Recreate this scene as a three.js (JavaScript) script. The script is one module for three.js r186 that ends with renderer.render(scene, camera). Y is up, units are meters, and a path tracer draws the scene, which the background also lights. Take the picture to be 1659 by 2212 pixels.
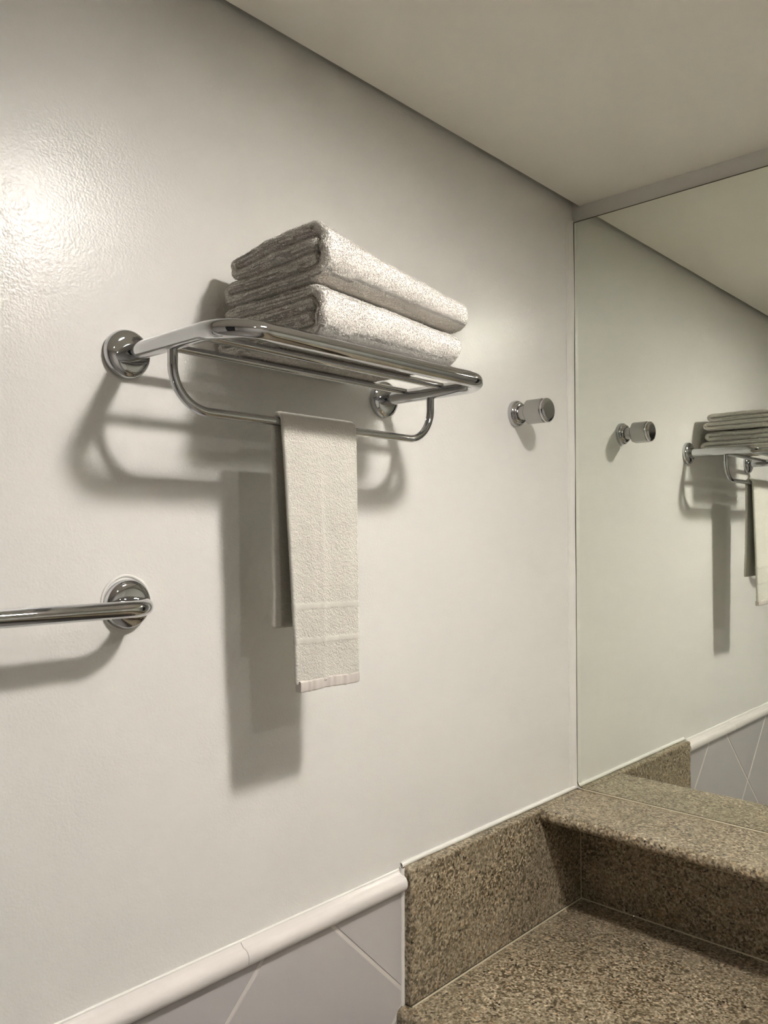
import * as THREE from 'three';
import { mergeGeometries, mergeVertices } from 'three/addons/utils/BufferGeometryUtils.js';
import { RoundedBoxGeometry } from 'three/addons/geometries/RoundedBoxGeometry.js';
import { MeshSurfaceSampler } from 'three/addons/math/MeshSurfaceSampler.js';
import { ImprovedNoise } from 'three/addons/math/ImprovedNoise.js';
import { RectAreaLightUniformsLib } from 'three/addons/lights/RectAreaLightUniformsLib.js';

RectAreaLightUniformsLib.init();
const scene = new THREE.Scene();
scene.background = new THREE.Color(0x000000);
const R = Math.PI / 180;

// ---------- camera ----------
const camera = new THREE.PerspectiveCamera(64.63, 1659 / 2212, 0.02, 30);
camera.rotation.order = 'YXZ';
camera.rotation.set(1.52 * R, 43.1 * R, 0);
camera.position.set(0.8312, 1.55, 1.4484);

const renderer = new THREE.WebGLRenderer({ antialias: true });
renderer.toneMapping = THREE.LinearToneMapping;
renderer.toneMappingExposure = 32;
renderer.shadowMap.enabled = true;

// room: wall with the rack at x = 0, mirror wall at z = 0
const CEIL = 2.210, GAP = 0.015, RX = 2.3, RZ = 2.9;

// ---------- lights: two ceiling downlights (fittings are built further down) ----------
const LAMPS = [   // a round bulb in an open can, and a small flat downlight; r: opening radius, lamp: height of the lamp above the ceiling plane
  { x: 0.83, z: 0.75, r: 0.085, depth: 0.110, bulb: 0.045, lamp: 0.044, power: 0.096, color: [1.0, 0.965, 0.92] },
  { x: 1.50, z: 1.10, r: 0.045, depth: 0.012, size: 0.055, lamp: 0.009, power: 13, color: [1.0, 0.955, 0.92] },
];
for (const L of LAMPS) {
  const c = new THREE.Color().setRGB(...L.color);
  let l;
  if (L.bulb) { l = new THREE.PointLight(c, L.power); l.shadow.radius = L.bulb / 0.02; l.castShadow = true; }
  else { l = new THREE.RectAreaLight(c, L.power, L.size, L.size); l.rotation.x = -Math.PI / 2; }
  l.position.set(L.x, CEIL + L.lamp, L.z);
  l.name = 'downlight_lamp';
  scene.add(l);
}

// ---------- helpers ----------
let seed = 12345;
const rnd = () => { seed = (seed * 1664525 + 1013904223) >>> 0; return seed / 4294967296; };
const perlin = new ImprovedNoise();
const noise = (x, y, z = 0) => perlin.noise(x + 100.3, y + 57.7, z + 31.1);
const V = (x, y, z) => new THREE.Vector3(x, y, z);

function finish(o) { o.traverse((m) => { if (m.isMesh) { m.castShadow = true; m.receiveShadow = true; } }); return o; }
function mesh(name, geo, mat, parent = scene) {
  const m = new THREE.Mesh(geo, mat); m.name = name; m.castShadow = m.receiveShadow = true; parent.add(m); return m;
}
function thing(name, label, category, pos = [0, 0, 0], group) {
  const g = new THREE.Group(); g.name = name; g.position.set(...pos); g.userData = { label, category };
  if (group) g.userData.group = group;
  scene.add(g); return g;
}
function tag(o, label, category) { o.userData = { ...o.userData, label, category }; return o; }
function struct(o, label, category) { o.userData = { ...o.userData, kind: 'structure', label, category }; return o; }
// uv in metres from the dominant axis of each face normal
function metreUV(g, ox = 0, oy = 0) {
  if (!g.attributes.normal) g.computeVertexNormals();
  const p = g.attributes.position, n = g.attributes.normal, uv = new Float32Array(p.count * 2);
  for (let i = 0; i < p.count; i++) {
    const a = Math.abs(n.getX(i)), b = Math.abs(n.getY(i)), c = Math.abs(n.getZ(i));
    const x = p.getX(i), y = p.getY(i), z = p.getZ(i);
    const [u, v] = a >= b && a >= c ? [z, y] : b >= c ? [x, z] : [x, y];
    uv[2 * i] = u + ox; uv[2 * i + 1] = v + oy;
  }
  g.setAttribute('uv', new THREE.BufferAttribute(uv, 2)); return g;
}
function box(x0, x1, y0, y1, z0, z1, r = 0, ox = 0, oy = 0) {
  let g = r ? new RoundedBoxGeometry(x1 - x0, y1 - y0, z1 - z0, 4, r) : new THREE.BoxGeometry(x1 - x0, y1 - y0, z1 - z0);
  g.translate((x0 + x1) / 2, (y0 + y1) / 2, (z0 + z1) / 2);
  return metreUV(g, ox, oy);
}
const tube = (pts, r, seg = 60, rad = 16, closed = false, t = 0.5) => new THREE.TubeGeometry(Array.isArray(pts) ? new THREE.CatmullRomCurve3(pts, closed, 'catmullrom', t) : pts, seg, r, rad, closed);
// polyline with rounded corners (arc-like quadratic fillets) as a CurvePath
function filletPath(pts, rad) {
  const c = new THREE.CurvePath(); let last = pts[0];
  for (let i = 1; i < pts.length - 1; i++) {
    const r = Array.isArray(rad) ? rad[i - 1] : rad;
    const a = pts[i - 1].clone().sub(pts[i]).normalize(), b = pts[i + 1].clone().sub(pts[i]).normalize();
    const p0 = pts[i].clone().addScaledVector(a, r), p1 = pts[i].clone().addScaledVector(b, r), k = 0.4477 * r;
    if (last.distanceTo(p0) > 1e-5) c.add(new THREE.LineCurve3(last, p0));
    c.add(new THREE.CubicBezierCurve3(p0, p0.clone().addScaledVector(a, -(r - k)), p1.clone().addScaledVector(b, -(r - k)), p1));
    last = p1;
  }
  c.add(new THREE.LineCurve3(last, pts[pts.length - 1])); return c;
}
// lathe with its axis along +x (points: [radius, x])
function latheX(points, seg = 48) {
  const g = new THREE.LatheGeometry(points.map(([r, x]) => new THREE.Vector2(Math.max(r, 0), x)), seg);
  g.rotateZ(-Math.PI / 2); return g;
}

// ---------- computed textures ----------
function field(n, blur, s) {           // tileable blurred noise, normalised to mean 0, sd 1
  let st = s; const r = () => { st = (st * 1664525 + 1013904223) >>> 0; return st / 4294967296; };
  let a = new Float32Array(n * n).map(() => r() - 0.5), b = new Float32Array(n * n);
  for (let pass = 0; pass < 3 && blur > 0; pass++) for (const dir of [0, 1]) {
    for (let i = 0; i < n; i++) {
      let sum = 0; const at = (j) => { const k = (j + n * 8) % n; return dir ? k * n + i : i * n + k; };
      for (let j = -blur; j <= blur; j++) sum += a[at(j)];
      for (let j = 0; j < n; j++) { b[at(j)] = sum; sum += a[at(j + blur + 1)] - a[at(j - blur)]; }
    }
    [a, b] = [b, a];
  }
  let m = 0, q = 0; for (const v of a) m += v; m /= a.length; for (const v of a) q += (v - m) ** 2; q = Math.sqrt(q / a.length) || 1;
  return a.map((v) => (v - m) / q);
}
function dataTex(n, fn, srgb, repeat) {
  const d = new Uint8Array(n * n * 4);
  for (let i = 0; i < n * n; i++) { const c = fn(i); d[4 * i] = c[0]; d[4 * i + 1] = c[1]; d[4 * i + 2] = c[2]; d[4 * i + 3] = 255; }
  const t = new THREE.DataTexture(d, n, n); t.wrapS = t.wrapT = THREE.RepeatWrapping; t.magFilter = THREE.LinearFilter; t.minFilter = THREE.LinearMipmapLinearFilter; t.generateMipmaps = true;
  if (srgb) t.colorSpace = THREE.SRGBColorSpace;
  t.repeat.set(repeat, repeat); t.needsUpdate = true; return t;
}
const cl = (v) => Math.max(0, Math.min(255, Math.round(v)));
const N = 1024;
// roller-painted wall: orange peel of about 3 mm
const peelA = field(N, 1, 11), peelB = field(N, 2, 12), peelC = field(N, 12, 13);
const peelTex = dataTex(N, (i) => { const v = cl(128 + 12 * peelA[i] + 24 * peelB[i] + 3 * peelC[i]); return [v, v, v]; }, false, 1 / 0.31);
// speckled tan granite
const gA = field(N, 1, 21), gB = field(N, 2, 22), gC = field(N, 3, 23), gD = field(N, 9, 24), gE = field(N, 40, 25);
const graniteTex = dataTex(N, (i) => {
  const t = 0.7 * gA[i] + 0.8 * gB[i] + 0.25 * gD[i];
  let c = [147 + 19 * t, 135 + 18.5 * t, 113 + 18 * t];
  const pink = Math.max(0, Math.min(1, (gC[(i + 5000) % (N * N)] - 0.9) * 1.2)); c = c.map((v, k) => v + pink * [12, 2, -4][k]);
  const pale = Math.max(0, Math.min(1, (gB[(i + 90000) % (N * N)] - 1.2) * 1.4)); c = c.map((v, k) => v + pale * [26, 26, 24][k]);
  const brown = Math.max(0, Math.min(0.85, (gB[(i + 200000) % (N * N)] + 0.3 * gD[i] + 0.2 * gE[i] - 0.5) * 0.85)); c = c.map((v, k) => v * (1 - brown) + brown * [84, 72, 52][k]);
  const dark = Math.max(0, Math.min(1, (gB[(i + 300000) % (N * N)] + 0.3 * gD[i] - 2.05) * 1.8)); c = c.map((v, k) => v * (1 - dark) + dark * [26, 21, 15][k]);
  return c.map(cl);
}, true, 1 / 0.52);
// terry cloth: fine nubs
const tA = field(512, 1, 31), tB = field(512, 2, 32);
const terryTex = dataTex(512, (i) => { const v = cl(128 + 45 * (0.5 * tA[i] + 0.7 * tB[i])); return [v, v, v]; }, false, 1 / 0.12);
const woodG = field(512, 3, 41), woodS = field(512, 20, 42);
const woodTex = dataTex(512, (i) => { const x = i % 512; const v = woodG[x * 512 + 3] * 9 + woodS[i] * 5; return [cl(44 + v * 0.5), cl(45 + v * 0.5), cl(50 + v * 0.5)]; }, true, 1);

// ---------- materials ----------
const lin = (r, g, b) => new THREE.Color().setRGB(r, g, b);
const M = {
  wall: new THREE.MeshPhysicalMaterial({ color: lin(0.76, 0.745, 0.705), roughness: 0.30, bumpMap: peelTex, bumpScale: 0.00032 }),
  ceiling: new THREE.MeshStandardMaterial({ color: lin(0.92, 0.885, 0.805), roughness: 0.9 }),
  caulk: new THREE.MeshStandardMaterial({ color: lin(0.80, 0.78, 0.73), roughness: 0.35 }),
  grout: new THREE.MeshStandardMaterial({ color: lin(0.66, 0.62, 0.57), roughness: 0.85 }),
  joint: new THREE.MeshStandardMaterial({ color: lin(0.56, 0.50, 0.36), roughness: 0.6 }),
  tile: [0, 1, 2].map((k) => new THREE.MeshPhysicalMaterial({ color: lin(0.50 + 0.012 * k, 0.475 + 0.01 * k, 0.47 + 0.008 * k), roughness: 0.22 })),
  rail: new THREE.MeshPhysicalMaterial({ color: lin(0.74, 0.70, 0.665), roughness: 0.22 }),
  granite: new THREE.MeshPhysicalMaterial({ map: graniteTex, roughness: 0.32 }),
  mirror: new THREE.MeshStandardMaterial({ color: lin(0.925, 0.955, 0.895), metalness: 1, roughness: 0.0 }),
  mirrorEdge: new THREE.MeshStandardMaterial({ color: lin(0.10, 0.085, 0.06), roughness: 0.5 }),
  chrome: new THREE.MeshStandardMaterial({ color: lin(0.58, 0.59, 0.61), metalness: 1, roughness: 0.045 }),
  chromeWorn: new THREE.MeshStandardMaterial({ color: lin(0.42, 0.415, 0.41), metalness: 1, roughness: 0.22 }),
  towel: new THREE.MeshPhysicalMaterial({ color: lin(0.71, 0.675, 0.625), roughness: 1, bumpMap: terryTex, bumpScale: 0.0008, sheen: 0.3, sheenRoughness: 0.8, sheenColor: lin(0.9, 0.87, 0.8) }),
  pile: new THREE.MeshStandardMaterial({ color: lin(0.72, 0.685, 0.635), roughness: 1 }),
  hand: new THREE.MeshStandardMaterial({ color: lin(0.575, 0.555, 0.495), roughness: 1 }),
  hem: new THREE.MeshStandardMaterial({ color: lin(0.57, 0.52, 0.475), roughness: 0.9 }),
  floor: new THREE.MeshStandardMaterial({ color: lin(0.44, 0.41, 0.375), roughness: 0.3 }),
  door: new THREE.MeshStandardMaterial({ map: woodTex, roughness: 0.5 }),
  lampGlow: new THREE.MeshStandardMaterial({ color: lin(0.8, 0.8, 0.8), emissive: lin(1, 0.95, 0.88), emissiveIntensity: 0.4, roughness: 0.6 }),
  lampRim: new THREE.MeshStandardMaterial({ color: lin(0.75, 0.74, 0.72), roughness: 0.4 }),
};

// ---------- room shell ----------
const T = 0.12;
struct(mesh('wall_left', box(-T, 0, -T, CEIL + T, -T, RZ + T), M.wall), 'glossy off-white painted wall carrying the chrome towel rack', 'wall');
struct(mesh('wall_back', box(0, RX, -T, CEIL + T, -T, 0), M.wall), 'painted wall strip above and behind the mirror', 'wall');
struct(mesh('wall_right', box(RX, RX + T, -T, CEIL + T, -T, RZ + T), M.wall), 'painted wall at the far end of the counter', 'wall');
struct(mesh('wall_front', box(0, RX, -T, CEIL + T, RZ, RZ + T), M.wall), 'painted wall with the grey door, facing the mirror', 'wall');
struct(mesh('floor', box(0, RX, -T, 0, 0, RZ), M.floor), 'dark stone bathroom floor', 'floor');
{
  const sh = new THREE.Shape([[GAP, 0], [RX, 0], [RX, -RZ], [GAP, -RZ]].map(([x, y]) => new THREE.Vector2(x, y)));   // a narrow shadow gap is left along the rack wall
  for (const L of LAMPS) { const h = new THREE.Path(); h.absarc(L.x, -L.z, L.r, 0, 2 * Math.PI, true); sh.holes.push(h); }
  const g = new THREE.ExtrudeGeometry(sh, { depth: T, bevelEnabled: false, curveSegments: 40 }); g.rotateX(-Math.PI / 2); g.translate(0, CEIL, 0);
  const slot = new THREE.BoxGeometry(GAP, 0.02, RZ).toNonIndexed(); slot.translate(GAP / 2, CEIL + 0.05, RZ / 2);
  struct(mesh('ceiling', mergeGeometries([metreUV(g), metreUV(slot)]), M.ceiling), 'plain matte warm white ceiling', 'ceiling');
}
{
  const d = new THREE.Group(); d.name = 'door_1'; scene.add(d); d.position.set(1.45, 0, RZ);
  struct(d, 'dark grey wooden bathroom door facing the mirror', 'door');
  mesh('leaf', box(-0.38, 0.38, 0.005, 2.05, -0.035, 0, 0.003), M.door, d);
  mesh('frame', mergeGeometries([box(-0.44, -0.385, 0, 2.11, -0.045, 0), box(0.385, 0.44, 0, 2.11, -0.045, 0), box(-0.385, 0.385, 2.055, 2.11, -0.045, 0)]), M.door, d);
  mesh('handle', tube(filletPath([V(-0.32, 1.0, -0.03), V(-0.32, 1.0, -0.08), V(-0.2, 1.0, -0.08)], 0.02), 0.009, 30, 10), M.chrome, d);
}

// ---------- diagonal wall tiles below the dado rail ----------
const BZ = 0.523, TILE_TOP = 1.0145, TILE_T = 0.006, HALF = 0.0028, D = 0.430;   // D: joint spacing measured along y±z
const LEFT = scene.getObjectByName('wall_left');
{
  const bed = mesh('grout_bed', box(0, 0.0056, 0, TILE_TOP, BZ, RZ), M.grout, LEFT);
  const clip = (poly, f) => {              // keep f >= 0
    const out = [];
    poly.forEach((p, i) => { const q = poly[(i + 1) % poly.length], a = f(p), b = f(q);
      if (a >= 0) out.push(p);
      if ((a >= 0) !== (b >= 0)) { const t = a / (a - b); out.push([p[0] + t * (q[0] - p[0]), p[1] + t * (q[1] - p[1])]); } });
    return out;
  };
  let n = 0;
  const S0 = 1.80, D0 = 0.338;
  for (let i = -6; i <= 8; i++) for (let j = -9; j <= 4; j++) {
    const s0 = S0 + i * D + HALF * 1.414, s1 = S0 + (i + 1) * D - HALF * 1.414, d0 = D0 + j * D + HALF * 1.414, d1 = D0 + (j + 1) * D - HALF * 1.414;
    let poly = [[s0, d0], [s1, d0], [s1, d1], [s0, d1]].map(([s, d]) => [(s - d) / 2, (s + d) / 2]);   // [z, y]
    for (const f of [(p) => p[0] - BZ - 0.006, (p) => RZ - 0.003 - p[0], (p) => p[1] - 0.002, (p) => TILE_TOP - p[1]]) if (poly.length) poly = clip(poly, f);
    if (poly.length < 3) continue;
    const area = Math.abs(poly.reduce((a, p, k) => { const q = poly[(k + 1) % poly.length]; return a + p[0] * q[1] - q[0] * p[1]; }, 0)) / 2;
    if (area < 0.0004) continue;
    const sh = new THREE.Shape(poly.map(([z, y]) => new THREE.Vector2(-z, y)));
    const g = new THREE.ExtrudeGeometry(sh, { depth: TILE_T - 0.0012, bevelEnabled: true, bevelThickness: 0.0012, bevelSize: 0.0012, bevelOffset: -0.0012, bevelSegments: 2 });
    g.rotateY(Math.PI / 2); g.translate(0.0006, 0, 0);
    mesh('tile', g, M.tile[(n * 7 + j * j) % 3], LEFT); n++;
  }
}

// ---------- half-round dado rail ----------
{
  const t = new THREE.Group(); t.name = 'trim_1'; scene.add(t); struct(t, 'white glazed half-round rail tiles capping the wall tiles', 'trim');
  const sh = new THREE.Shape();
  sh.moveTo(0, 1.0125); sh.lineTo(0.010, 1.0125);
  sh.bezierCurveTo(0.0175, 1.0135, 0.0205, 1.0215, 0.0185, 1.0285); sh.bezierCurveTo(0.0165, 1.0345, 0.012, 1.0350, 0.0085, 1.0355);
  sh.bezierCurveTo(0.0055, 1.0365, 0.004, 1.0390, 0.0015, 1.0420); sh.lineTo(0, 1.0420); sh.closePath();
  const cuts = [BZ + 0.004, 0.823, 1.127, 1.431, 1.735, 2.039, 2.343, RZ - 0.002];
  for (let i = 0; i < cuts.length - 1; i++) {
    const g = new THREE.ExtrudeGeometry(sh, { depth: cuts[i + 1] - cuts[i] - 0.0016, bevelEnabled: true, bevelThickness: 0.0006, bevelSize: 0.0006, bevelOffset: -0.0006, bevelSegments: 1, curveSegments: 10 });
    g.translate(0, 0, cuts[i] + 0.0014); mesh('rail_tile', g, M.rail, t);
  }
  mesh('joint_filler', box(0, 0.0150, 1.0165, 1.0330, BZ + 0.004, RZ - 0.002), M.joint, t);
  const f = []; for (let k = 0; k <= 40; k++) { const z = BZ + 0.004 + (RZ - BZ - 0.01) * k / 40; f.push(V(0.0004, 1.0412 + 0.0004 * noise(z * 20, 3), z)); }
  mesh('paint_bead', tube(f, 0.0022, 160, 8), M.caulk, t);
}

// ---------- granite counter, backsplashes and ledge ----------
const CT = 0.840, LT = 1.045, LZ = 0.166;
{
  const c = thing('countertop', 'speckled tan granite countertop at the bottom right', 'countertop', [0, CT, 0]);
  mesh('slab', box(0.001, RX, -0.03, 0, 0.001, 0.540, 0.010, 0.13, 0.4), M.granite, c);
  mesh('apron', box(0.012, RX, -0.16, -0.03, 0.508, 0.528, 0.002, 0.4, 0.1), M.granite, c);
  mesh('sealant', mergeGeometries([tube([V(0.021, 0.0004, BZ - 0.002), V(0.021, 0.0006, 0.3), V(0.021, 0.0004, 0.022)], 0.0016, 40, 6), tube([V(0.021, 0.0004, 0.021), V(1, 0.0006, 0.021), V(RX, 0.0004, 0.021)], 0.0016, 40, 6)]), M.joint, c);
}
tag(mesh('backsplash', box(0, 0.02, CT, LT - 0.001, 0.001, BZ, 0.0045, 0.31, 0.2), M.granite), 'dark speckled granite side backsplash panel below the painted wall', 'backsplash');
{
  const b = thing('backsplash_001', 'granite backsplash panel in the shade under the ledge', 'backsplash', [0, CT, 0]);
  mesh('panel', box(0.0205, RX, 0, LT - 0.021 - CT, 0.0, 0.02, 0, 0.05, 0.33), M.granite, b);
  mesh('sealant', tube([V(0.021, 0, 0.021), V(0.0212, 0.09, 0.021), V(0.021, LT - 0.021 - CT, 0.021)], 0.0012, 20, 6), M.joint, b);
}
{
  const sh = new THREE.Shape(); const r = 0.0095;
  sh.moveTo(0.001, LT - 0.021); sh.lineTo(LZ - r, LT - 0.021); sh.absarc(LZ - r, LT - 0.0105, r + 0.001, -Math.PI / 2, Math.PI / 2, false); sh.lineTo(0.001, LT); sh.closePath();
  const g = new THREE.ExtrudeGeometry(sh, { depth: RX - 0.0215, bevelEnabled: false, curveSegments: 14 });   // x = depth
  g.rotateY(-Math.PI / 2); g.scale(1, 1, 1); // shape x -> +z after the turn below
  g.translate(0, 0, 0);
  const p = g.attributes.position; for (let i = 0; i < p.count; i++) { const x = p.getX(i), z = p.getZ(i); p.setXYZ(i, 0.0212 - x, p.getY(i), z); }
  const nn = g.index; if (!nn) { const a = p.array; for (let i = 0; i < p.count; i += 3) for (let k = 0; k < 3; k++) { const t = a[(i + 1) * 3 + k]; a[(i + 1) * 3 + k] = a[(i + 2) * 3 + k]; a[(i + 2) * 3 + k] = t; } }
  g.deleteAttribute('normal'); g.computeVertexNormals();
  tag(mesh('granite_ledge', metreUV(g, 0.22, 0.61), M.granite), 'granite ledge with a rounded front edge below the mirror', 'ledge');
}
// sealant along the top of the side backsplash and ledge, and down the end of the backsplash
{
  const t = new THREE.Group(); t.name = 'trim_2'; scene.add(t); struct(t, 'white sealant bead where painted wall meets granite', 'trim');
  const f = []; for (let k = 0; k <= 30; k++) { const z = 0.004 + (BZ - 0.003) * k / 30; f.push(V(0.0008, LT + 0.0018 + 0.0007 * noise(z * 30, 8), z)); }
  mesh('bead', tube(f, 0.0042, 120, 8), M.caulk, t);
  const e = []; for (let k = 0; k <= 20; k++) { const y = CT + (LT - CT) * k / 20; e.push(V(0.0045 + 0.0005 * noise(y * 40, 2), y, BZ + 0.002)); }
  mesh('bead', tube(e, 0.0045, 80, 8), M.caulk, t);
}
{
  // corner bead between wall and mirror: slightly raised ribbon with a soft outer lip and an uneven inner edge
  const t = new THREE.Group(); t.name = 'trim_3'; scene.add(t); struct(t, 'white vertical sealant strip in the corner beside the mirror', 'trim');
  const prof = [[0, 0.0275], [0.0016, 0.0272], [0.0026, 0.0255], [0.0026, 0.0236], [0.0014, 0.0218], [0.0012, 0.019], [0.0016, 0.014], [0.0024, 0.010], [0.0042, 0.0072], [0.0048, 0.0055]];
  const n = 160, pos = [], idx = [];
  for (let i = 0; i <= n; i++) { const y = LT + 0.001 + (2.180 - LT) * i / n; prof.forEach(([x, z], k) => { const w = k > 6 ? 0.0012 * noise(y * 9, k * 0.3) : 0.0008 * noise(y * 5, 9); pos.push(Math.max(x + (k > 6 ? w : 0), 0), y, z + (k > 6 ? 0 : w)); }); }
  const m = prof.length; for (let i = 0; i < n; i++) for (let k = 0; k < m - 1; k++) { const a = i * m + k, b = a + m; idx.push(a, b, a + 1, a + 1, b, b + 1); }
  const g = new THREE.BufferGeometry(); g.setAttribute('position', new THREE.Float32BufferAttribute(pos, 3)); g.setIndex(idx); g.computeVertexNormals();
  mesh('bead', g, M.caulk, t);
}

// ---------- mirror ----------
{
  const m = thing('wall_mirror', 'large frameless greenish mirror above the granite ledge', 'mirror', [0.004, LT, 0]);
  const W = RX - 0.01, H = 2.180 - LT - 0.002, r = 0.016;
  mesh('corner_sealant', box(-0.0035, 0.016, 0, 0.016, 0.0002, 0.0040), M.caulk, m);
  const sh = new THREE.Shape(); sh.moveTo(r, 0.002); sh.lineTo(W, 0.002); sh.lineTo(W, H); sh.lineTo(0.001, H); sh.lineTo(0.001, r); sh.quadraticCurveTo(0.001, 0.002, r, 0.002);
  const back = new THREE.ExtrudeGeometry(sh, { depth: 0.0042, bevelEnabled: false, curveSegments: 8 }); back.translate(-0.0008, 0, 0.0004);
  mesh('backing', back, M.mirrorEdge, m);
  const glass = new THREE.ShapeGeometry((() => { const s = new THREE.Shape(); const e = 0.0012; s.moveTo(r + e, 0.002 + e); s.lineTo(W - e, 0.002 + e); s.lineTo(W - e, H - e * 1.6); s.lineTo(0.001 + e, H - e * 1.6); s.lineTo(0.001 + e, r + e); s.quadraticCurveTo(0.001 + e, 0.002 + e, r + e, 0.002 + e); return s; })(), 8);
  glass.translate(0, 0, 0.005);
  mesh('reflecting_glass', glass, M.mirror, m);
  const f = []; for (let k = 0; k <= 60; k++) f.push(V(0.012 + (W - 0.02) * k / 60, 0.0008 + 0.0003 * noise(k * 0.7, 1), 0.0058));
  mesh('sealant', tube(f, 0.0017, 160, 6), M.joint, m);
}

// ---------- chrome flange (axis +x, base at the wall) ----------
function flange(parent, at, r = 0.0275, h = 0.013) {
  const pr = [[0, h], [r * 0.35, h], [r * 0.62, h - 0.0004], [r * 0.80, h - 0.0016], [r * 0.865, h - 0.0030], [r * 0.90, h - 0.0034], [r * 0.95, h - 0.0042], [r * 0.985, h - 0.0062], [r, h - 0.009], [r, 0.0015], [r * 0.985, 0]];
  const g = latheX(pr.slice().reverse(), 64); g.translate(...at); return mesh('flange', g, M.chrome, parent);
}

// ---------- towel rack ----------
const RY = 1.751, ZL = 0.986, ZR = 0.564, RXF = 0.197, SL = 0.0045;
{
  const t = thing('towel_rack', 'chrome wall-mounted towel rack with slats and a lower hanging bar', 'towel rack', [0, RY, (ZL + ZR) / 2]);
  const hz = (ZL - ZR) / 2;
  for (const s of [1, -1]) flange(t, [0, 0, s * hz]);
  mesh('frame', tube(filletPath([V(0.008, 0, hz), V(RXF, 0, hz), V(RXF, 0, -hz), V(0.008, 0, -hz)], 0.046), 0.0100, 220, 28), M.chrome, t);
  for (const x of [0.119, 0.051]) mesh('slat', tube(new THREE.LineCurve3(V(x, 0.0052, hz), V(x, 0.0052, -hz)), 0.0048, 4, 20), M.chrome, t);
  mesh('hanging_bar', tube(filletPath([V(0.095, -0.004, hz - 0.001), V(0.095, -0.070, hz - 0.001), V(0.095, -0.070, -hz + 0.001), V(0.095, -0.004, -hz + 0.001)], 0.046), 0.0053, 200, 20), M.chrome, t);
}

// ---------- towel bar at the left ----------
{
  const y = 1.4715, z0 = 0.983, z1 = 1.583, x = 0.066;
  const t = thing('towel_bar', 'chrome towel bar with a round flange at the left edge', 'towel bar', [0, y, (z0 + z1) / 2]);
  const h = (z1 - z0) / 2;
  flange(t, [0, 0, -h], 0.0275, 0.013); flange(t, [0, 0, h], 0.0275, 0.013);
  mesh('bar', tube(filletPath([V(0.008, 0, -h), V(x, 0, -h), V(x, 0, h), V(0.008, 0, h)], 0.034), 0.0088, 200, 28), M.chrome, t);
  // paint left ragged around the flange
  const ring = []; for (let k = 0; k < 60; k++) { const a = k / 60 * 2 * Math.PI, r = 0.0288 + 0.0012 * noise(Math.cos(a) * 1.6, Math.sin(a) * 1.6) + 0.0022 * Math.max(0, Math.sin(a)); ring.push(V(0, Math.sin(a) * r, -h + Math.cos(a) * r)); }
  mesh('sealant_ring', tube(ring, 0.0019, 120, 6, true), M.caulk, t);
}

// ---------- lobed valve knob ----------
{
  const t = thing('shower_valve', 'chrome water valve with a lobed handle on the wall beside the mirror', 'valve', [0, 1.768, 0.2105]);
  mesh('base_ring', latheX([[0.0235, 0], [0.0240, 0.003], [0.0236, 0.007], [0.0222, 0.0095], [0.0205, 0.0104], [0.0200, 0.0104], [0.0196, 0.0125], [0.0184, 0.0146], [0.0160, 0.0152], [0.0130, 0.0150]], 56), M.chrome, t);
  mesh('neck', latheX([[0.0145, 0.012], [0.0128, 0.018], [0.0124, 0.024], [0.0130, 0.033]], 40), M.chromeWorn, t);
  const lobe = (r, a) => { const m = Math.PI / 3, t = ((a % m) + m) % m - m / 2, flat = r * 0.925 / Math.cos(t); return Math.min(flat, r * 0.985); };
  const mk = (R0) => new THREE.Shape(Array.from({ length: 96 }, (_, k) => { const a = k / 96 * 2 * Math.PI, r = lobe(R0, a - 0.12); return new THREE.Vector2(Math.cos(a) * r, Math.sin(a) * r); }));
  const g = new THREE.ExtrudeGeometry(mk(0.0232), { depth: 0.030, bevelEnabled: true, bevelThickness: 0.003, bevelSize: 0.003, bevelOffset: -0.003, bevelSegments: 4 });
  g.rotateY(Math.PI / 2); g.translate(0.033, 0, 0);
  mesh('handle', g, M.chromeWorn, t);
  const c = new THREE.ExtrudeGeometry(new THREE.Shape().absarc(0, 0, 0.0218, 0, 2 * Math.PI), { depth: 0.0015, curveSegments: 48, bevelEnabled: true, bevelThickness: 0.0045, bevelSize: 0.0065, bevelOffset: -0.0065, bevelSegments: 6 });
  c.rotateY(Math.PI / 2); c.translate(0.0665, 0, 0); mesh('end_cap', c, M.chrome, t);
}

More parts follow.
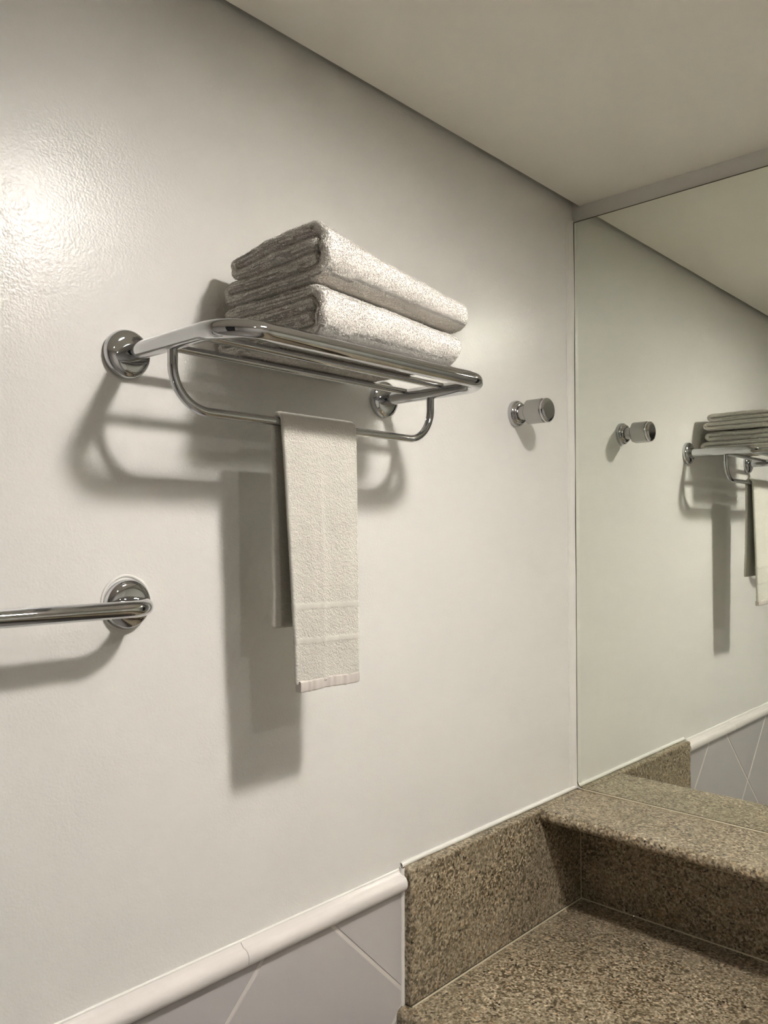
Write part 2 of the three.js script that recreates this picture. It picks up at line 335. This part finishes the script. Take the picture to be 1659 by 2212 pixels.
// ---------- folded bath towels ----------
const loopGeo = new THREE.TubeGeometry(new THREE.CatmullRomCurve3([V(-0.0004, -0.0005, 0), V(-0.0006, 0.0005, 0.0002), V(0, 0.0011, 0), V(0.0006, 0.0005, -0.0002), V(0.0004, -0.0005, 0)]), 5, 0.00034, 4);
function foldedTowel(name, label, y0, H, opt) {
  const W = opt.W, r = H / 8 - 0.0008, lay = [r + 0.0004, 0, 0, H - r - 0.0004]; lay[1] = lay[0] + (lay[3] - lay[0]) / 3; lay[2] = lay[0] + 2 * (lay[3] - lay[0]) / 3;
  const gap = (lay[1] - lay[0]) / 2, cr = opt.corner, pts = [];
  const arc = (cx, cy, rr, a0, a1, n) => { for (let k = 0; k <= n; k++) { const a = a0 + (a1 - a0) * k / n; pts.push([cx + rr * Math.cos(a), cy + rr * Math.sin(a)]); } };
  const line = (x0, y0, x1, y1, n) => { for (let k = 0; k < n; k++) pts.push([x0 + (x1 - x0) * k / n, y0 + (y1 - y0) * k / n]); };
  const bx1 = opt.back[0] + gap + r, bx2 = opt.back[1] + gap + r, fx = W - r;
  line(fx - opt.inner[0], lay[2], bx1, lay[2], 40);
  arc(bx1, (lay[2] + lay[3]) / 2, gap, -Math.PI / 2, -Math.PI * 1.5, 12);
  line(bx1 + 0.002, lay[3], fx - cr, lay[3], 40);
  arc(fx - cr, lay[3] - cr, cr, Math.PI / 2, 0, 10);
  line(fx, lay[3] - cr - 0.001, fx, lay[0] + cr, 6);
  arc(fx - cr, lay[0] + cr, cr, 0, -Math.PI / 2, 10);
  line(fx - cr - 0.002, lay[0], bx2, lay[0], 40);
  arc(bx2, (lay[0] + lay[1]) / 2, gap, -Math.PI / 2, -Math.PI * 1.5, 12);
  line(bx2 + 0.002, lay[1], fx - opt.inner[1], lay[1], 40); pts.push([fx - opt.inner[1], lay[1]]);
  // outline of the ribbon
  const L = [], Rr = [];
  pts.forEach((p, i) => { const a = pts[Math.max(0, i - 1)], b = pts[Math.min(pts.length - 1, i + 1)], dx = b[0] - a[0], dy = b[1] - a[1], l = Math.hypot(dx, dy) || 1; L.push([p[0] - dy / l * r, p[1] + dx / l * r]); Rr.push([p[0] + dy / l * r, p[1] - dx / l * r]); });
  const cap = (p, dirx, n, s) => Array.from({ length: n }, (_, k) => { const a = Math.PI * (k + 1) / (n + 1); return [p[0] + dirx * r * Math.sin(a), p[1] + s * r * Math.cos(a)]; });
  const e = pts[pts.length - 1], b0 = pts[0];
  const outline = [...L, ...cap(e, 1, 5, 1), ...Rr.reverse(), ...cap(b0, 1, 5, 1)];
  const g0 = new THREE.ExtrudeGeometry(new THREE.Shape(outline.map(([x, y]) => new THREE.Vector2(x, y))), { depth: opt.len - 0.011, steps: 56, bevelEnabled: true, bevelThickness: 0.0055, bevelSize: 0.0048, bevelOffset: -0.0048, bevelSegments: 4 });
  g0.translate(0, 0, 0.0055); g0.deleteAttribute('uv'); g0.deleteAttribute('normal');
  const g = mergeVertices(g0, 1e-5), p = g.attributes.position, s = opt.seed;
  for (let i = 0; i < p.count; i++) {
    let x = p.getX(i), y = p.getY(i), z = p.getZ(i); const v = y / H;
    const shrink = 1 - opt.sink * (1 - z / opt.len);
    x += 0.0022 * noise(y * 22 + s, z * 14, 1) + 0.0012 * noise(x * 60, y * 60 + s, z * 60) + opt.lean * (1 - z / opt.len) * v;
    const zEnd = Math.max(0, (z - opt.len * 0.6) / (opt.len * 0.4));
    z += zEnd * (0.006 * noise(y * 95 + s, x * 9, 4) + 0.002 * noise(x * 50, y * 150, s)) + (1 - z / opt.len) * 0.005 * noise(y * 40 + s, x * 14, 7);
    y = y * shrink + 0.0013 * v * noise(x * 26 + s, z * 20, 2) + 0.0008 * noise(x * 70, z * 70, s + y * 90) + opt.slope * (1 - z / opt.len) + zEnd * zEnd * 0.0016 * noise(x * 30 + s * 2, 5, y * 40) * v + opt.hump * Math.max(0, 1 - ((x - W * 0.72) / (W * 0.5)) ** 2) * zEnd * (v - 0.3 > 0 ? v - 0.3 : 0);
    p.setXYZ(i, x, y, z);
  }
  g.computeVertexNormals(); metreUV(g, s * 0.03, s * 0.07);
  const t = thing(name, label, 'towel', [opt.x, y0, opt.z], 'folded bath towels on the rack');
  mesh('cloth', g, M.towel, t);
  // terry loops standing on the cloth
  const smp = new MeshSurfaceSampler(new THREE.Mesh(g, M.towel)).setRandomGenerator(rnd).build(), pile = new THREE.InstancedMesh(loopGeo, M.pile, opt.loops);
  const q = new THREE.Vector3(), n = new THREE.Vector3(), mat = new THREE.Matrix4(), qt = new THREE.Quaternion(), qy = new THREE.Quaternion(), up = V(0, 1, 0), sc = new THREE.Vector3();
  for (let i = 0; i < opt.loops; i++) {
    smp.sample(q, n); n.x += (rnd() - 0.5) * 0.9; n.y += (rnd() - 0.5) * 0.9 - 0.15; n.z += (rnd() - 0.5) * 0.9; n.normalize();
    qt.setFromUnitVectors(up, n).multiply(qy.setFromAxisAngle(up, rnd() * 6.283)); const k = 0.4 + 0.45 * rnd(); sc.set(k, k, k);
    pile.setMatrixAt(i, mat.compose(q, qt, sc));
  }
  pile.name = 'terry_pile'; pile.userData.kind = 'stuff'; pile.castShadow = pile.receiveShadow = true; t.add(pile);
  return t;
}
const TY = RY + 0.0105;
foldedTowel('bath_towel', 'lower of two folded white terry bath towels, lying on the rack', TY, 0.060, { W: 0.198, x: 0.006, z: 0.632, len: 0.236, corner: 0.0215, back: [0.012, 0.000], inner: [0.0165, 0.020], sink: 0.24, slope: 0, lean: -0.002, hump: 0, seed: 3, loops: 130000 });
foldedTowel('bath_towel_001', 'upper of two folded white terry bath towels, topmost on the rack', TY + 0.0632, 0.059, { W: 0.186, x: 0.020, z: 0.616, len: 0.252, corner: 0.0210, back: [0.012, 0.000], inner: [0.0160, 0.0165], sink: 0.30, slope: -0.0138, lean: -0.004, hump: 0.012, seed: 8, loops: 130000 });

// ---------- hand towel over the hanging bar ----------
{
  const bx = 0.095, by = RY - 0.070, th = 0.0062, rr = 0.0053 + th / 2 + 0.0006;
  const t = thing('hand_towel', 'cream hand towel with a striped hem hanging over the lower bar', 'towel', [bx, by, 0.782]);
  // centre line in the local x-y plane: back flap, over the bar, front flap
  const P = [], yb = -0.243, yf = -0.308;
  for (let k = 0; k <= 300; k++) { const u = k / 300; P.push([-rr - 0.010 * (1 - u) * (1 - u) * 0.6, yb + (0 - yb) * u]); }
  for (let k = 1; k < 24; k++) { const a = Math.PI * (1 - k / 24); P.push([rr * Math.cos(a), rr * Math.sin(a)]); }
  for (let k = 0; k <= 480; k++) { const u = k / 480; P.push([rr + 0.004 * Math.sin(u * 2.2) + 0.003 * u, yf * u]); }
  const S = P.length, len = [0]; for (let i = 1; i < S; i++) len.push(len[i - 1] + Math.hypot(P[i][0] - P[i - 1][0], P[i][1] - P[i - 1][1]));
  const NW = 230, NE = 8;                      // points across, points round each edge
  const pos = [], uv = [], idx = [];
  const width = (y, front) => { const d = Math.max(0, -y) / 0.32; return front ? [-0.0545 + 0.001 * d, 0.0610 - 0.0185 * d] : [-0.050, 0.0605 - 0.009 * d]; };  // local z range
  const ring = []; for (let k = 0; k <= NW; k++) ring.push([k / NW, 1]);
  for (let k = 1; k < NE; k++) ring.push([1, Math.cos(Math.PI * k / NE)]);
  for (let k = 0; k <= NW / 2; k++) ring.push([1 - k / (NW / 2), -1]);
  for (let k = 1; k < NE; k++) ring.push([0, -Math.cos(Math.PI * k / NE)]);
  const RN = ring.length;
  for (let i = 0; i < S; i++) {
    const a = P[Math.max(0, i - 1)], b = P[Math.min(S - 1, i + 1)], dx = b[0] - a[0], dy = b[1] - a[1], l = Math.hypot(dx, dy);
    let nx = -dy / l, ny = dx / l;             // points to the outside of the bend
    const front = P[i][0] > 0, y = P[i][1], [z0, z1] = width(y, front), s = len[i];
    const tipI = Math.min(i, S - 1 - i), th2 = th / 2 * (tipI < 4 ? Math.sqrt(1 - ((4 - tipI) / 4.6) ** 2) : 1);
    for (const [u, h] of ring) {
      const z = z0 + (z1 - z0) * u, edge = Math.abs(h) < 1, zz = edge ? z + (u > 0.5 ? 1 : -1) * th2 * Math.sqrt(1 - h * h) : z;
      const d = Math.max(0, -y);
      let off = h * th2, wob = 0;
      {
        // terry nubs in slanting rows, flattened in the two woven bands
        const k1 = 2 * Math.PI / 0.0030, k2 = 2 * Math.PI / 0.0032, sl = zz * 0.55;
        const nub = 0.42 * Math.sin(k1 * (s + sl) + 1.2 * noise(zz * 90, s * 90, 8)) * Math.sin(k2 * (zz - 0.2 * s)) + 0.75 * noise(zz * 430, s * 430, 2) + 0.35 * noise(zz * 170, s * 170, 6);
        const band = front ? Math.max(Math.exp(-(((d - 0.2165 - 0.05 * (z1 - z) * 0.4) / 0.0035) ** 4)), Math.exp(-(((d - 0.257 - 0.05 * (z1 - z) * 0.4) / 0.0035) ** 4))) : 0;
        off += (edge ? Math.sign(h) * (1 - Math.sqrt(1 - h * h) * 0.4) : h) * (0.00085 * nub * (1 - band) + 0.0006 * band);
      }
      // soft lengthwise folds growing towards the hem
      if (d > 0) wob = (front ? 1 : 0.4) * Math.min(1, d / 0.12) * (0.0012 * Math.sin((zz - 0.006) * 120 + d * 4) + 0.0011 * Math.exp(-(((zz - 0.010 + d * 0.02) / 0.005) ** 2)) + 0.0010 * noise(zz * 60, s * 12, 3));
      const hang = front ? 0.012 * Math.max(0, d - 0.05) / 0.27 * (0.5 - u) * -0.3 : 0;
      pos.push(P[i][0] + nx * off + (front ? wob : -wob), P[i][1] + ny * off - (front && i === S - 1 ? 0 : 0) - hang * 0, zz);
      uv.push(zz, s);
    }
  }
  for (let i = 0; i < S - 1; i++) for (let k = 0; k < RN; k++) { const a = i * RN + k, b = i * RN + (k + 1) % RN, c = a + RN, d = b + RN; idx.push(a, c, b, b, c, d); }
  const capAt = (row, flip) => { const c0 = pos.length / 3; let sx = 0, sy = 0, sz = 0; for (let k = 0; k < RN; k++) { sx += pos[(row * RN + k) * 3]; sy += pos[(row * RN + k) * 3 + 1]; sz += pos[(row * RN + k) * 3 + 2]; } pos.push(sx / RN, sy / RN, sz / RN); uv.push(0, 0); for (let k = 0; k < RN; k++) { const a = row * RN + k, b = row * RN + (k + 1) % RN; flip ? idx.push(c0, b, a) : idx.push(c0, a, b); } };
  capAt(0, false); capAt(S - 1, true);
  const g = new THREE.BufferGeometry(); g.setAttribute('position', new THREE.Float32BufferAttribute(pos, 3)); g.setAttribute('uv', new THREE.Float32BufferAttribute(uv, 2)); g.setIndex(idx); g.computeVertexNormals();
  mesh('cloth', g, M.hand, t);
  // woven hem: a puckered double strip at the lower front edge
  const hp = [], hi = [], HN = 90, HM = 14;
  const [h0, h1] = width(yf, true), fx = P[S - 1][0];
  for (let j = 0; j < HM; j++) for (let k = 0; k <= HN; k++) {
    const u = k / HN, a = j / HM * 2 * Math.PI, z = h0 - 0.0012 + (h1 - h0 + 0.0012) * u, puck = 0.0008 + 0.0009 * Math.sin(u * 38 + noise(u * 6, 2) * 5) + 0.0005 * noise(u * 14, 9);
    const sx = Math.cos(a), sy = Math.sin(a), sq = (v) => Math.sign(v) * Math.pow(Math.abs(v), 0.35);
    hp.push(fx + sq(sx) * 0.0043 + puck * (sx > 0 ? 1 : 0.3), yf - 0.0015 + sq(sy) * 0.0065 - 0.0006 * Math.sin(u * 9), z);
  }
  for (let j = 0; j < HM; j++) for (let k = 0; k < HN; k++) { const a = j * (HN + 1) + k, b = ((j + 1) % HM) * (HN + 1) + k; hi.push(a, a + 1, b, b, a + 1, b + 1); }
  for (const k of [0, HN]) for (let j = 1; j < HM - 1; j++) k ? hi.push(k, j * (HN + 1) + k, (j + 1) * (HN + 1) + k) : hi.push(0, (j + 1) * (HN + 1), j * (HN + 1));
  const hg = new THREE.BufferGeometry(); hg.setAttribute('position', new THREE.Float32BufferAttribute(hp, 3)); hg.setIndex(hi); hg.computeVertexNormals();
  mesh('hem', hg, M.hem, t).userData.label = 'puckered pinkish woven hem';
}

// ---------- ceiling downlight fittings ----------
LAMPS.forEach((L, i) => {
  const t = thing(i ? 'ceiling_downlight_001' : 'ceiling_downlight', i ? 'small round ceiling downlight near the room centre' : 'round ceiling downlight above the granite counter', 'downlight', [L.x, CEIL, L.z]);
  const r = L.r, d = L.depth;
  const rim = new THREE.LatheGeometry([[0, d], [r - 0.0005, d], [r - 0.001, 0.001], [r, -0.002], [r + 0.004, -0.0035], [r + 0.016, -0.0025], [r + 0.018, 0]].slice(L.bulb ? 0 : 1).map(([a, b]) => new THREE.Vector2(a, b)), 48); mesh('rim', rim, M.lampRim, t);
  if (L.bulb) { const b = new THREE.SphereGeometry(L.bulb * 0.8, 32, 20); b.translate(0, L.lamp, 0); mesh('bulb', b, M.lampGlow, t); mesh('socket', new THREE.CylinderGeometry(0.014, 0.014, 0.03, 20).translate(0, L.lamp + 0.046, 0), M.lampRim, t); }
  else { const disc = new THREE.CircleGeometry(r - 0.001, 40); disc.rotateX(Math.PI / 2); disc.translate(0, d, 0); mesh('lamp_glass', disc, M.lampGlow, t); }
});

finish(scene);
renderer.render(scene, camera);
